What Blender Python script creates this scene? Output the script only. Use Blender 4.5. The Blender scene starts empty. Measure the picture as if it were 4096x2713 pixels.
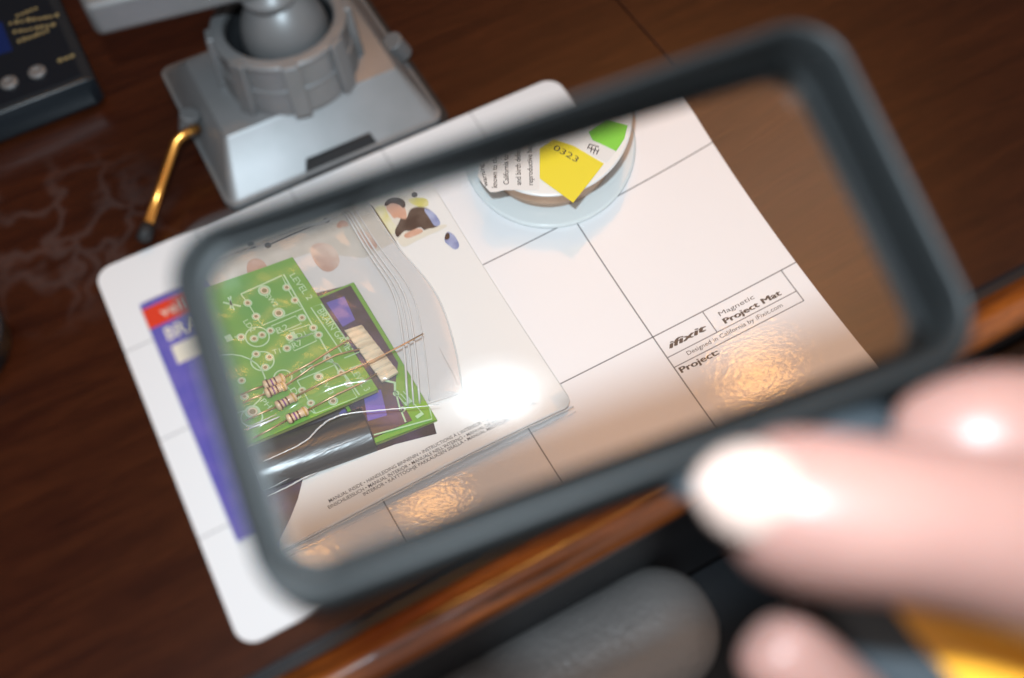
import bpy, bmesh, math, random
import numpy as np
from mathutils import Vector, Matrix
random.seed(7)
D = bpy.data; SC = bpy.context.scene; COL = SC.collection
CM = 0.01
# ------------------------------------------------------------------ camera (cm, world: mat lower left corner at 0,0,0)
FP = 3993.73; PW, PH = 4096, 2713
CAM = np.array([5.9624, -13.74387, 38.85515])
RC = np.array([[0.8789, -0.4256, 0.21538], [-0.4757, -0.74876, 0.46159], [-0.03518, -0.50815, -0.86055]])
FC = np.array([10.43496, -6.10766, 24.99428])      # centre of the frame
LC = np.array([10.313687, -6.043533, 24.975972])    # centre of the lens
RL = np.array([[0.982243025, 0.145009449, -0.119041578], [-0.169471479, 0.957986299, -0.231390729], [0.080486357, 0.247456081, 0.96555033]])
FR = np.array([[0.98850, 0.14413, -0.0597], [-0.1442, 0.94885, -0.2807], [0.0180, 0.2808, 0.9589]])   # frame tilt
LW, LH, LF, LT, NI = 10.507, 5.19, 39.576, 0.6, 1.5
R1, R2 = 36.561, 38.464      # radii of the front and the back of the lens
cam = D.cameras.new('camera'); co = D.objects.new('camera', cam); COL.objects.link(co); SC.camera = co
M = Matrix(((RC[0, 0], -RC[0, 1], -RC[0, 2], CAM[0]*CM), (RC[1, 0], -RC[1, 1], -RC[1, 2], CAM[1]*CM),
            (RC[2, 0], -RC[2, 1], -RC[2, 2], CAM[2]*CM), (0, 0, 0, 1)))
co.matrix_world = M
cam.sensor_fit = 'HORIZONTAL'; cam.sensor_width = 36.0; cam.lens = 36.0*FP/PW
cam.clip_start = 0.01; cam.clip_end = 50
cam.dof.use_dof = True; cam.dof.focus_distance = 1.55
cam.dof.aperture_fstop = 7.6; cam.dof.aperture_blades = 0
# ------------------------------------------------------------------ light
SC.view_settings.view_transform = 'Standard'; SC.view_settings.look = 'None'
SC.view_settings.exposure = 0.0; SC.view_settings.gamma = 1.0
SC.render.engine = 'CYCLES'; cy = SC.cycles
cy.use_denoising = True; cy.caustics_refractive = True; cy.caustics_reflective = False
cy.max_bounces = 12; cy.transmission_bounces = 8; cy.transparent_max_bounces = 16; cy.glossy_bounces = 5; cy.diffuse_bounces = 3
cy.sample_clamp_indirect = 8.0; cy.blur_glossy = 0.3
w = D.worlds.new('World'); SC.world = w; w.use_nodes = True
nt = w.node_tree; nt.nodes.clear()
tc = nt.nodes.new('ShaderNodeTexCoord'); sx = nt.nodes.new('ShaderNodeSeparateXYZ'); rp = nt.nodes.new('ShaderNodeValToRGB')
bg = nt.nodes.new('ShaderNodeBackground'); wo = nt.nodes.new('ShaderNodeOutputWorld')
nt.links.new(tc.outputs['Generated'], sx.inputs[0]); 
ry = nt.nodes.new('ShaderNodeMapRange'); ry.interpolation_type = 'SMOOTHSTEP'; ry.inputs[1].default_value = .30; ry.inputs[2].default_value = -.05; nt.links.new(sx.outputs['Y'], ry.inputs[0])
rz = nt.nodes.new('ShaderNodeMapRange'); rz.inputs[1].default_value = -.3; rz.inputs[2].default_value = .6; nt.links.new(sx.outputs['Z'], rz.inputs[0])
rm = nt.nodes.new('ShaderNodeMath'); rm.operation = 'MULTIPLY'; nt.links.new(ry.outputs[0], rm.inputs[0]); nt.links.new(rz.outputs[0], rm.inputs[1]); nt.links.new(rm.outputs[0], rp.inputs[0]); nt.links.new(rp.outputs[0], bg.inputs[0]); nt.links.new(bg.outputs[0], wo.inputs[0])
rp.color_ramp.elements[0].position = 0.0; rp.color_ramp.elements[0].color = (0.10, 0.08, 0.075, 1)
rp.color_ramp.elements[1].position = 0.9; rp.color_ramp.elements[1].color = (1.0, .88, .82, 1)
bg.inputs[1].default_value = 0.55
dt = nt.nodes.new('ShaderNodeVectorMath'); dt.operation = 'DOT_PRODUCT'; dt.inputs[1].default_value = (.385, .41, .828)
nm = nt.nodes.new('ShaderNodeVectorMath'); nm.operation = 'NORMALIZE'; nt.links.new(tc.outputs['Generated'], nm.inputs[0]); nt.links.new(nm.outputs[0], dt.inputs[0])
mr = nt.nodes.new('ShaderNodeMapRange'); mr.interpolation_type = 'SMOOTHSTEP'; mr.inputs[1].default_value = .976; mr.inputs[2].default_value = .994; nt.links.new(dt.outputs['Value'], mr.inputs[0])
b2_ = nt.nodes.new('ShaderNodeBackground'); b2_.inputs[0].default_value = (1.0, .42, .13, 1); ms = nt.nodes.new('ShaderNodeMath'); ms.operation = 'MULTIPLY'; ms.inputs[1].default_value = 3.5
nt.links.new(mr.outputs[0], ms.inputs[0]); nt.links.new(ms.outputs[0], b2_.inputs[1]); ad_ = nt.nodes.new('ShaderNodeAddShader')
nt.links.new(bg.outputs[0], ad_.inputs[0]); nt.links.new(b2_.outputs[0], ad_.inputs[1]); nt.links.new(ad_.outputs[0], wo.inputs[0])
def look_at(o, p, t):
    o.location = Vector(p)*CM; o.rotation_euler = (Vector(t)-Vector(p)).to_track_quat('-Z', 'Y').to_euler()
fl = D.lights.new('flash', 'AREA'); fl.shape = 'ELLIPSE'; fl.size = 0.025; fl.size_y = 0.015; fl.energy = 2.05; fl.color = (0.74, 0.90, 1.0)
fo = D.objects.new('flash', fl); COL.objects.link(fo); fo.matrix_world = Matrix.Translation(Vector((.058, -.089, .455))) @ M.to_3x3().to_4x4()
fl.cycles.is_caustics_light = True
for i_, (a_, b_, rad) in enumerate(((.031, .020, 22), (.039, .027, 11), (.050, .037, 5), (.066, .050, 2.5))):   # added rings of light, dimmer outwards, for a soft halo round the flash glare
    l = D.lights.new('flash_halo', 'AREA'); l.shape = 'ELLIPSE'; l.size = a_; l.size_y = b_; l.energy = rad*math.pi*math.pi*a_*b_/4; l.color = (0.8, 0.93, 1.0)
    o = D.objects.new('flash_halo', l); COL.objects.link(o); o.matrix_world = Matrix.Translation(Vector((.058, -.089, .455+.0012*(i_+1)))) @ M.to_3x3().to_4x4()
for i, p in enumerate(((82, 69, 150), (38, 73, 150), (21, 73, 150))):
    l = D.lights.new('ceiling_bulb', 'POINT'); l.energy = 4.2; l.shadow_soft_size = 0.035; l.color = (1.0, 0.45, 0.10)
    o = D.objects.new('ceiling_bulb', l); COL.objects.link(o); o.location = Vector(p)*CM
# ------------------------------------------------------------------ where a direction of sight meets a level (cm)
def _d(x, y):
    d = RC @ np.array([(x-PW/2)/FP, (y-PH/2)/FP, 1.0]); return d/np.linalg.norm(d)
def O(x, y, z=0.0):            # straight, x y in 2367 wide units
    s = PW/2367; d = _d(x*s, y*s); t = (z-CAM[2])/d[2]; return tuple(CAM+t*d)
def DEP(x, y, dep):            # at a distance along the view axis
    s = PW/2367; d = np.array([(x*s-PW/2)/FP, (y*s-PH/2)/FP, 1.0]); return tuple(CAM+RC @ d*dep)
def _refr(d, n, eta):
    c = -(d@n)
    if c < 0: n = -n; c = -c
    return eta*d+(eta*c-math.sqrt(1-eta*eta*(1-c*c)))*n
def LN(x, y, z=0.1):           # through the lens, full size units
    d = _d(x, y); n = RL[:, 2]; c1 = LC+n*(LT-R1); c2 = LC-n*(LT-R2); P = CAM
    b = d@(P-c1); q = (P-c1)@(P-c1)-R1**2; P = P+(-b-math.sqrt(b*b-q))*d; d = _refr(d, (P-c1)/R1, 1/NI)
    b = d@(P-c2); q = (P-c2)@(P-c2)-R2**2; P = P+(-b+math.sqrt(b*b-q))*d; d = _refr(d, (P-c2)/R2, NI)
    t = (z-P[2])/d[2]; P = P+t*d; return (float(P[0]), float(P[1]))
C5 = lambda x, y, z=0.1: LN(800+x*.5102, 700+y*.5102, z)
C6 = lambda x, y, z=0.1: LN(800+x*.6378, 1300+y*.6378, z)
C3 = lambda x, y, z=0.1: LN(1750+x*.4223, 450+y*.4223, z)
C7 = lambda x, y, z=0.0: LN(2500+x*.5102, 900+y*.5102, z)
C2 = lambda x, y, z=0.0: O(346.7+.3417*x, .3417*y, z)
# ------------------------------------------------------------------ materials
def mat(name, col, rough=0.5, metal=0.0, spec=0.5, coat=0.0, coat_r=0.1, noise=None, bump=None, trans=0.0, sss=0.0, alpha=1.0, ior=1.5, sheen=0.0):
    """noise: (scale, other colour, contrast position, stretch xyz); bump: (scale, strength, distance in cm)"""
    m = D.materials.new(name); m.use_nodes = True; n = m.node_tree; b = n.nodes['Principled BSDF']
    b.inputs['Base Color'].default_value = (*col, 1); b.inputs['Roughness'].default_value = rough; b.inputs['Metallic'].default_value = metal
    b.inputs['Specular IOR Level'].default_value = spec; b.inputs['Coat Weight'].default_value = coat; b.inputs['Coat Roughness'].default_value = coat_r
    b.inputs['Transmission Weight'].default_value = trans; b.inputs['IOR'].default_value = ior; b.inputs['Alpha'].default_value = alpha
    if sss: b.inputs['Subsurface Weight'].default_value = sss; b.inputs['Subsurface Radius'].default_value = (1, .35, .2); b.inputs['Subsurface Scale'].default_value = .004
    if sheen: b.inputs['Sheen Weight'].default_value = sheen
    g = n.nodes.new('ShaderNodeNewGeometry')
    def tex(scale, stretch=(1, 1, 1), detail=5):
        mp = n.nodes.new('ShaderNodeMapping'); mp.inputs['Scale'].default_value = stretch; n.links.new(g.outputs['Position'], mp.inputs[0])
        t = n.nodes.new('ShaderNodeTexNoise'); t.inputs['Scale'].default_value = scale*100; t.inputs['Detail'].default_value = detail
        n.links.new(mp.outputs[0], t.inputs['Vector']); return t
    if noise:
        t = tex(noise[0], noise[3] if len(noise) > 3 else (1, 1, 1)); r = n.nodes.new('ShaderNodeValToRGB')
        r.color_ramp.elements[0].position = noise[2]-.15; r.color_ramp.elements[1].position = noise[2]+.2
        r.color_ramp.elements[0].color = (*col, 1); r.color_ramp.elements[1].color = (*noise[1], 1)
        n.links.new(t.outputs['Fac'], r.inputs[0]); n.links.new(r.outputs[0], b.inputs['Base Color'])
    if bump:
        t = tex(bump[0], bump[3] if len(bump) > 3 else (1, 1, 1), 3); u = n.nodes.new('ShaderNodeBump'); u.inputs['Strength'].default_value = bump[1]; u.inputs['Distance'].default_value = bump[2]*CM
        n.links.new(t.outputs['Fac'], u.inputs['Height']); n.links.new(u.outputs[0], b.inputs['Normal'])
        if coat: n.links.new(u.outputs[0], b.inputs['Coat Normal'])
    return m
def sheet_mat(name, tint, gloss, diff, rough=0.06, bump=None, dcol=(.85, .85, .85)):
    """clear film: mostly lets everything through, with a glossy skin and a little milk"""
    m = D.materials.new(name); m.use_nodes = True; n = m.node_tree; n.nodes.clear()
    out = n.nodes.new('ShaderNodeOutputMaterial'); tr = n.nodes.new('ShaderNodeBsdfTransparent'); tr.inputs[0].default_value = (*tint, 1)
    gl = n.nodes.new('ShaderNodeBsdfGlossy'); gl.inputs['Roughness'].default_value = rough; df = n.nodes.new('ShaderNodeBsdfDiffuse'); df.inputs[0].default_value = (*dcol, 1)
    fr = n.nodes.new('ShaderNodeLayerWeight'); fr.inputs['Blend'].default_value = .5
    pw = n.nodes.new('ShaderNodeMath'); pw.operation = 'POWER'; pw.inputs[1].default_value = 4.0; n.links.new(fr.outputs['Facing'], pw.inputs[0])
    ad = n.nodes.new('ShaderNodeMath'); ad.operation = 'MULTIPLY_ADD'; ad.inputs[1].default_value = .5*gloss; ad.inputs[2].default_value = .055*gloss; n.links.new(pw.outputs[0], ad.inputs[0])
    m1 = n.nodes.new('ShaderNodeMixShader'); m1.inputs[0].default_value = diff; n.links.new(tr.outputs[0], m1.inputs[1]); n.links.new(df.outputs[0], m1.inputs[2])
    m2 = n.nodes.new('ShaderNodeMixShader'); n.links.new(ad.outputs[0], m2.inputs[0]); n.links.new(m1.outputs[0], m2.inputs[1]); n.links.new(gl.outputs[0], m2.inputs[2])
    n.links.new(m2.outputs[0], out.inputs[0])
    if bump:
        g = n.nodes.new('ShaderNodeNewGeometry'); mp = n.nodes.new('ShaderNodeMapping'); mp.inputs['Scale'].default_value = bump[3] if len(bump) > 3 else (1, 1, 1)
        t = n.nodes.new('ShaderNodeTexNoise'); t.inputs['Scale'].default_value = bump[0]*100; t.inputs['Detail'].default_value = 3
        u = n.nodes.new('ShaderNodeBump'); u.inputs['Strength'].default_value = bump[1]; u.inputs['Distance'].default_value = bump[2]*CM
        n.links.new(g.outputs['Position'], mp.inputs[0]); n.links.new(mp.outputs[0], t.inputs['Vector']); n.links.new(t.outputs['Fac'], u.inputs['Height'])
        for s in (gl, fr): n.links.new(u.outputs[0], s.inputs['Normal'])
    return m
MT = {}
MT['mat'] = mat('white_laminate', (.80, .81, .83), .018, spec=.6, bump=(4.5, .28, .011, (1, 1.8, 1)))
MT['ink'] = mat('dark_ink', (.035, .035, .04), .3)
MT['line'] = mat('grey_ink', (.20, .21, .23), .3)
MT['black'] = mat('black_plastic', (.012, .014, .018), .35, bump=(30, .2, .005))
MT['frame'] = mat('grey_plastic', (.010, .0108, .0112), .5, spec=.3, bump=(40, .15, .004))
MT['handle'] = mat('dark_plastic', (.035, .043, .05), .45)
MT['orange'] = mat('orange_rubber', (.95, .42, .03), .4)
MT['steel'] = mat('cast_aluminium', (.23, .233, .24), .42, metal=.4, noise=(.6, (.205, .21, .215), .5), bump=(45, .15, .004))
MT['chrome'] = mat('polished_steel', (.62, .6, .58), .12, metal=1.0)
MT['lever_warm'] = mat('steel_warm_reflection', (.95, .44, .10), .25, metal=1.0)  # steel lever, with the warm lamp reflection put into its colour
MT['holder'] = mat('charcoal_plastic', (.05, .05, .052), .3, spec=.7, bump=(3, .5, .03, (.4, 2, 1)))
MT['bag_streak'] = sheet_mat('seam_and_glint_white', (.96, .96, .97), 3.5, .5, .2, dcol=(1, 1, 1))  # whitish film for the lower seam and for glints painted along creases
MT['rubber'] = mat('black_rubber', (.012, .013, .015), .6)
MT['card'] = mat('coated_cardboard', (.80, .79, .77), .20, spec=.5, bump=(1.2, .15, .01))
MT['purple'] = mat('purple_print', (.115, .105, .42), .22, noise=(.9, (.17, .14, .46), .5))
MT['dkprint'] = mat('dark_print', (.060, .050, .058), .2, noise=(.8, (.12, .09, .17), .55))
MT['red'] = mat('red_print', (.68, .055, .025), .25)
MT['cream'] = mat('cream_print', (.72, .68, .58), .3)
MT['pcb'] = mat('green_solder_mask', (.17, .37, .045), .3, spec=.5, coat=.15, noise=(.35, (.09, .33, .08), .5))
MT['pcbedge'] = mat('board_edge', (.36, .42, .14), .5)
MT['silk'] = mat('white_silkscreen', (.44, .64, .40), .4)
MT['copper'] = mat('tinned_copper', (.90, .62, .38), .3, metal=1.0)
MT['hole'] = mat('drill_hole', (.30, .22, .09), .6)
MT['res'] = mat('beige_resistor', (.74, .52, .32), .25, coat=.5)
MT['brown'] = mat('brown_band', (.13, .03, .015), .3)
MT['violet'] = mat('violet_band', (.22, .05, .22), .3)
MT['gold'] = mat('gold_band', (.55, .32, .06), .3)
MT['tape'] = mat('cream_tape', (.78, .66, .48), .5, noise=(1.5, (.58, .45, .30), .58, (.4, 3, 1)), bump=(1.5, .6, .03, (.3, 3, 1)))
MT['skin'] = mat('skin', (.29, .15, .125), .40, spec=.4, sss=.25, noise=(.5, (.33, .175, .145), .5), bump=(6, .15, .02))
MT['nail'] = mat('nail', (.45, .32, .27), .22, spec=.6, coat=.5)
MT['leather'] = mat('black_leather', (.22, .215, .215), .36, spec=1.0, bump=(4, 1.0, .08))
MT['spool'] = mat('milky_plastic', (.70, .745, .75), .22)
MT['flange'] = mat('white_plastic', (.80, .80, .78), .28)
MT['braid'] = mat('copper_braid', (.55, .34, .22), .4, metal=.5, bump=(12, .6, .02))
MT['yellow'] = mat('yellow_sticker', (.86, .70, .03), .4)
MT['greens'] = mat('green_sticker', (.22, .66, .06), .4)
MT['whites'] = mat('white_sticker', (.80, .77, .74), .4)
MT['devtop'] = mat('dark_label', (.004, .008, .014), .35)
MT['devbody'] = mat('blue_black_plastic', (.010, .017, .024), .32, spec=.6)
MT['screen'] = mat('blue_panel', (.006, .018, .10), .25)
MT['ytext'] = mat('yellow_print', (.26, .22, .11), .5)
MT['hairbrown'] = mat('photo_dark', (.035, .018, .014), .25, noise=(3, (.09, .055, .04), .55))
MT['facep'] = mat('photo_skin', (.60, .33, .23), .25, noise=(1.6, (.74, .52, .42), .5))
MT['shirt'] = mat('photo_shirt', (.045, .03, .028), .25, noise=(1.8, (.13, .10, .085), .55))
MT['bluep'] = mat('photo_blue', (.16, .20, .42), .25, noise=(1.8, (.42, .48, .68), .5))
MT['salmon'] = mat('photo_salmon', (.58, .36, .28), .25, noise=(1.2, (.80, .66, .56), .5))
MT['photo_bg'] = mat('photo_background', (.62, .58, .50), .22, noise=(.7, (.78, .74, .66), .5))
MT['yel_leaf'] = mat('photo_yellow', (.60, .56, .16), .3, noise=(1.5, (.74, .72, .6), .5))
MT['bag'] = sheet_mat('clear_polythene', (.985, .985, .985), 1.1, .05, .15, bump=(1.1, .14, .03, (.5, 1.6, 1)))
MT['ridge'] = sheet_mat('zip_polythene', (.95, .95, .95), .8, .5, .2, dcol=(.95, .95, .95))
MT['blister'] = sheet_mat('shrink_film', (.98, .98, .99), .8, .05, .06)
# lens glass
m = D.materials.new('optical_acrylic'); m.use_nodes = True; n = m.node_tree; n.nodes.clear()
g_ = n.nodes.new('ShaderNodeBsdfGlass'); g_.inputs['Roughness'].default_value = 0; g_.inputs['IOR'].default_value = NI; o_ = n.nodes.new('ShaderNodeOutputMaterial'); n.links.new(g_.outputs[0], o_.inputs[0]); MT['lens'] = m
# desk wood
def wood(name, c1, c2, rough, axis=(.25, 3.0, 3.0), scale=1.2, smudge=False, coat=0.25):
    m = D.materials.new(name); m.use_nodes = True; n = m.node_tree; b = n.nodes['Principled BSDF']; L = n.links.new
    g = n.nodes.new('ShaderNodeNewGeometry'); mp = n.nodes.new('ShaderNodeMapping'); mp.inputs['Scale'].default_value = axis; L(g.outputs['Position'], mp.inputs[0])
    t = n.nodes.new('ShaderNodeTexNoise'); t.inputs['Scale'].default_value = 100*scale*.35; t.inputs['Detail'].default_value = 8; t.inputs['Distortion'].default_value = .6; L(mp.outputs[0], t.inputs['Vector'])
    r = n.nodes.new('ShaderNodeValToRGB'); r.color_ramp.elements[0].position = .34; r.color_ramp.elements[1].position = .66; r.color_ramp.elements[0].color = (*c1, 1); r.color_ramp.elements[1].color = (*c2, 1)
    L(t.outputs['Fac'], r.inputs[0])
    t2 = n.nodes.new('ShaderNodeTexNoise'); t2.inputs['Scale'].default_value = 100*scale*3.0; t2.inputs['Detail'].default_value = 6; L(mp.outputs[0], t2.inputs['Vector'])
    mx = n.nodes.new('ShaderNodeMix'); mx.data_type = 'RGBA'; mx.blend_type = 'MULTIPLY'; mx.inputs[0].default_value = .5
    r2 = n.nodes.new('ShaderNodeValToRGB'); r2.color_ramp.elements[0].position = .36; r2.color_ramp.elements[1].position = .6; r2.color_ramp.elements[0].color = (.35, .3, .3, 1)
    L(t2.outputs['Fac'], r2.inputs[0]); L(r.outputs[0], mx.inputs[6]); L(r2.outputs[0], mx.inputs[7])
    colout = mx.outputs[2]
    b.inputs['Roughness'].default_value = rough; b.inputs['Coat Weight'].default_value = coat; b.inputs['Coat Roughness'].default_value = .22; b.inputs['Specular IOR Level'].default_value = .4; b.inputs['Coat Roughness'].default_value = .15
    if smudge:   # dried web of smears left of the mat
        v = n.nodes.new('ShaderNodeTexVoronoi'); v.feature = 'DISTANCE_TO_EDGE'; v.inputs['Scale'].default_value = 100*.33
        nz = n.nodes.new('ShaderNodeTexNoise'); nz.inputs['Scale'].default_value = 40; va = n.nodes.new('ShaderNodeVectorMath'); va.operation = 'MULTIPLY_ADD'; va.inputs[1].default_value = (.06, .06, .0)
        L(g.outputs['Position'], nz.inputs['Vector']); L(nz.outputs['Color'], va.inputs[0]); L(g.outputs['Position'], va.inputs[2]); L(va.outputs[0], v.inputs['Vector'])
        e = n.nodes.new('ShaderNodeMapRange'); e.inputs[1].default_value = .0; e.inputs[2].default_value = .16; e.inputs[3].default_value = 1; e.inputs[4].default_value = 0; L(v.outputs['Distance'], e.inputs[0])
        ds = n.nodes.new('ShaderNodeVectorMath'); ds.operation = 'DISTANCE'; ds.inputs[1].default_value = (-.006, .233, -.001); L(g.outputs['Position'], ds.inputs[0])
        f = n.nodes.new('ShaderNodeMapRange'); f.inputs[1].default_value = .025; f.inputs[2].default_value = .062; f.inputs[3].default_value = .09; f.inputs[4].default_value = 0; L(ds.outputs['Value'], f.inputs[0])
        mu = n.nodes.new('ShaderNodeMath'); mu.operation = 'MULTIPLY'; L(e.outputs[0], mu.inputs[0]); L(f.outputs[0], mu.inputs[1])
        m3 = n.nodes.new('ShaderNodeMix'); m3.data_type = 'RGBA'; L(mu.outputs[0], m3.inputs[0]); L(colout, m3.inputs[6]); m3.inputs[7].default_value = (.34, .30, .30, 1); colout = m3.outputs[2]
    L(colout, b.inputs['Base Color'])
    u = n.nodes.new('ShaderNodeBump'); u.inputs['Strength'].default_value = .35; u.inputs['Distance'].default_value = .0002; L(t2.outputs['Fac'], u.inputs['Height']); L(u.outputs[0], b.inputs['Normal'])
    return m
MT['desk'] = wood('mahogany_veneer', (.029, .0056, .0019), (.050, .0120, .0036), .30, smudge=True)
MT['mold'] = wood('varnished_molding', (.055, .014, .003), (.42, .115, .013), .16, coat=1.0)
MT['apron'] = wood('dark_front', (.020, .006, .002), (.040, .014, .004), .35)
# ------------------------------------------------------------------ mesh helpers (cm)
def thing(name, label, cat, base=(0, 0, 0), group=None):
    o = D.objects.new(name, None); COL.objects.link(o); o.location = Vector(base)*CM; o.empty_display_size = .01
    o['label'] = label; o['category'] = cat; o['_b'] = [float(c) for c in base]
    if group: o['group'] = group
    return o
def base_of(p):
    while p.parent: p = p.parent
    return p['_b'] if '_b' in p else (0, 0, 0)
def link(name, me, m, parent=None, base=None, smooth=True):
    o = D.objects.new(name, me); COL.objects.link(o)
    if m: me.materials.append(MT[m])
    b = Vector(base_of(parent) if parent else (base or (0, 0, 0)))
    me.transform(Matrix.Scale(CM, 4) @ Matrix.Translation(-b))
    if parent: o.parent = parent
    else: o.location = b*CM; o['_b'] = list(b)
    if smooth: me.polygons.foreach_set('use_smooth', [True]*len(me.polygons))
    return o
def tag(o, label, cat, group=None):
    o['label'] = label; o['category'] = cat
    if group: o['group'] = group
    return o
class MB:
    def __init__(s): s.v = []; s.f = []
    def add(s, vs, fs):
        k = len(s.v); s.v += [tuple(map(float, v)) for v in vs]; s.f += [tuple(i+k for i in f) for f in fs]; return s
    def box(s, lo, hi):
        x0, y0, z0 = lo; x1, y1, z1 = hi
        return s.add([(x0, y0, z0), (x1, y0, z0), (x1, y1, z0), (x0, y1, z0), (x0, y0, z1), (x1, y0, z1), (x1, y1, z1), (x0, y1, z1)],
                     [(3, 2, 1, 0), (4, 5, 6, 7), (0, 1, 5, 4), (1, 2, 6, 5), (2, 3, 7, 6), (3, 0, 4, 7)])
    def prism(s, poly, z0, z1):      # ccw polygon
        n = len(poly); zf = (lambda z, p: z(*p[:2]) if callable(z) else z)
        s.add([(p[0], p[1], zf(z0, p)) for p in poly]+[(p[0], p[1], zf(z1, p)) for p in poly],
              [tuple(range(n-1, -1, -1)), tuple(range(n, 2*n))]+[(i, (i+1) % n, n+(i+1) % n, n+i) for i in range(n)]); return s
    def loops(s, L, close=True, caps=False):   # list of equal rings
        n = len(L[0]); k = len(L); vs = [p for r in L for p in r]; fs = []
        for a in range(k if close else k-1):
            b = (a+1) % k
            for i in range(n):
                j = (i+1) % n; fs.append((a*n+i, a*n+j, b*n+j, b*n+i))
        if caps and not close: fs += [tuple(range(n-1, -1, -1)), tuple((k-1)*n+i for i in range(n))]
        return s.add(vs, fs)
    def tube(s, path, r, n=10, caps=True):
        P = [Vector(p) for p in path]; rs = r if isinstance(r, (list, tuple)) else [r]*len(P); L = []
        up = Vector((0, 0, 1))
        for i, p in enumerate(P):
            t = (P[min(i+1, len(P)-1)]-P[max(i-1, 0)]).normalized()
            a = t.cross(up); a = a.normalized() if a.length > 1e-3 else t.cross(Vector((1, 0, 0))).normalized(); b = a.cross(t).normalized(); up = b
            L.append([p+(a*math.cos(2*math.pi*k/n)+b*math.sin(2*math.pi*k/n))*rs[i] for k in range(n)])
        return s.loops(L, False, caps)
    def lathe(s, prof, c, n=64, a0=0, caps=True):
        L = [[(c[0]+r*math.cos(a0+2*math.pi*k/n), c[1]+r*math.sin(a0+2*math.pi*k/n), c[2]+z) for k in range(n)] for r, z in prof]
        return s.loops(L, False, caps)
    def strip(s, pts, wd, z, closed=False):    # flat line of width wd
        P = [Vector(p[:2]) for p in pts]; n = len(P); zf = z if callable(z) else (lambda x, y: z)
        L = []; R = []
        for i in range(n):
            a = P[(i-1) % n] if (closed or i > 0) else P[i]; b = P[(i+1) % n] if (closed or i < n-1) else P[i]
            d = (b-a); d = d.normalized() if d.length > 1e-9 else Vector((1, 0)); nn = Vector((-d.y, d.x))*wd/2
            L.append(P[i]+nn); R.append(P[i]-nn)
        vs = [(p.x, p.y, zf(p.x, p.y)) for p in L]+[(p.x, p.y, zf(p.x, p.y)) for p in R]
        return s.add(vs, [(n+i, n+(i+1) % n, (i+1) % n, i) for i in range(n if closed else n-1)])
    def disc(s, c, r0, r1, z, n=24):
        zf = z if callable(z) else (lambda x, y: z)
        vs = []
        for r in (r0, r1): vs += [(c[0]+r*math.cos(2*math.pi*k/n), c[1]+r*math.sin(2*math.pi*k/n), zf(*c)) for k in range(n)]
        return s.add(vs, [(k, n+k, n+(k+1) % n, (k+1) % n) for k in range(n)])
    def mesh(s, name):
        me = D.meshes.new(name); me.from_pydata(s.v, [], s.f); me.update(); return me
    def build(s, name, m, parent=None, base=None, smooth=False, bevel=0, seg=3, sub=0):
        me = s.mesh(name)
        o = link(name, me, m, parent, base, smooth or bevel > 0 or sub > 0)
        if bevel:
            b = o.modifiers.new('bevel', 'BEVEL'); b.width = bevel*CM; b.segments = seg; b.limit_method = 'ANGLE'; b.angle_limit = .6; b.harden_normals = False
            try: me.set_sharp_from_angle(angle=.7)
            except Exception: pass
        if sub: q = o.modifiers.new('sub', 'SUBSURF'); q.levels = sub; q.render_levels = sub
        return o
def drape(poly, zf, cut=0.7):
    """flat polygon finely cut and laid on the height zf(x, y)"""
    bm = bmesh.new(); bm.faces.new([bm.verts.new((p[0], p[1], 0)) for p in poly])
    if cut:
        for ax in (0, 1):
            lo = min(p[ax] for p in poly); hi = max(p[ax] for p in poly); k = math.ceil(lo/cut)
            while k*cut < hi:
                c = [0, 0, 0]; c[ax] = k*cut; nn = [0, 0, 0]; nn[ax] = 1
                bmesh.ops.bisect_plane(bm, geom=bm.verts[:]+bm.edges[:]+bm.faces[:], plane_co=c, plane_no=nn); k += 1
    bmesh.ops.triangulate(bm, faces=bm.faces[:])
    for v in bm.verts: v.co.z = zf(v.co.x, v.co.y)
    bm.normal_update()
    for f in bm.faces:
        if f.normal.z < 0: f.normal_flip()
    me = D.meshes.new('m'); bm.to_mesh(me); bm.free(); return me
def merge(meshes):
    mb = MB()
    for me in meshes: mb.add([tuple(v.co) for v in me.vertices], [tuple(p.vertices) for p in me.polygons])
    return mb
def text_mesh(s, p0, p1, h, zf, bold=0.0, shear=0.0, mirror=False):
    """lettering whose baseline runs from p0 to p1, cap height h"""
    c = D.curves.new('t', 'FONT'); c.body = s; c.size = 1; c.offset = bold; c.shear = shear; c.fill_mode = 'FRONT'; c.resolution_u = 3
    o = D.objects.new('t', c); COL.objects.link(o); dg = bpy.context.evaluated_depsgraph_get(); me = D.meshes.new_from_object(o.evaluated_get(dg)); D.objects.remove(o); D.curves.remove(c)
    if not me.vertices: return MB()
    X = [v.co.x for v in me.vertices]; x0, x1 = min(X), max(X); cap = .69
    d = Vector(p1[:2])-Vector(p0[:2]); u = Vector((-d.y, d.x)).normalized()*h; z = zf if callable(zf) else (lambda x, y: zf)
    mb = MB(); vs = []
    for v in me.vertices:
        p = Vector(p0[:2])+d*((v.co.x-x0)/(x1-x0))+u*(v.co.y/cap); vs.append((p.x, p.y, z(p.x, p.y)))
    mb.add(vs, [tuple(p.vertices) for p in me.polygons]); return mb
def plus(mb, other): return mb.add(other.v, other.f)
def rrect(x0, y0, x1, y1, r, n=8):
    pts = []
    for cx, cyy, a in ((x1-r, y0+r, -90), (x1-r, y1-r, 0), (x0+r, y1-r, 90), (x0+r, y0+r, 180)):
        for k in range(n+1):
            t = math.radians(a+90*k/n); pts.append((cx+r*math.cos(t), cyy+r*math.sin(t)))
    return pts

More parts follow.
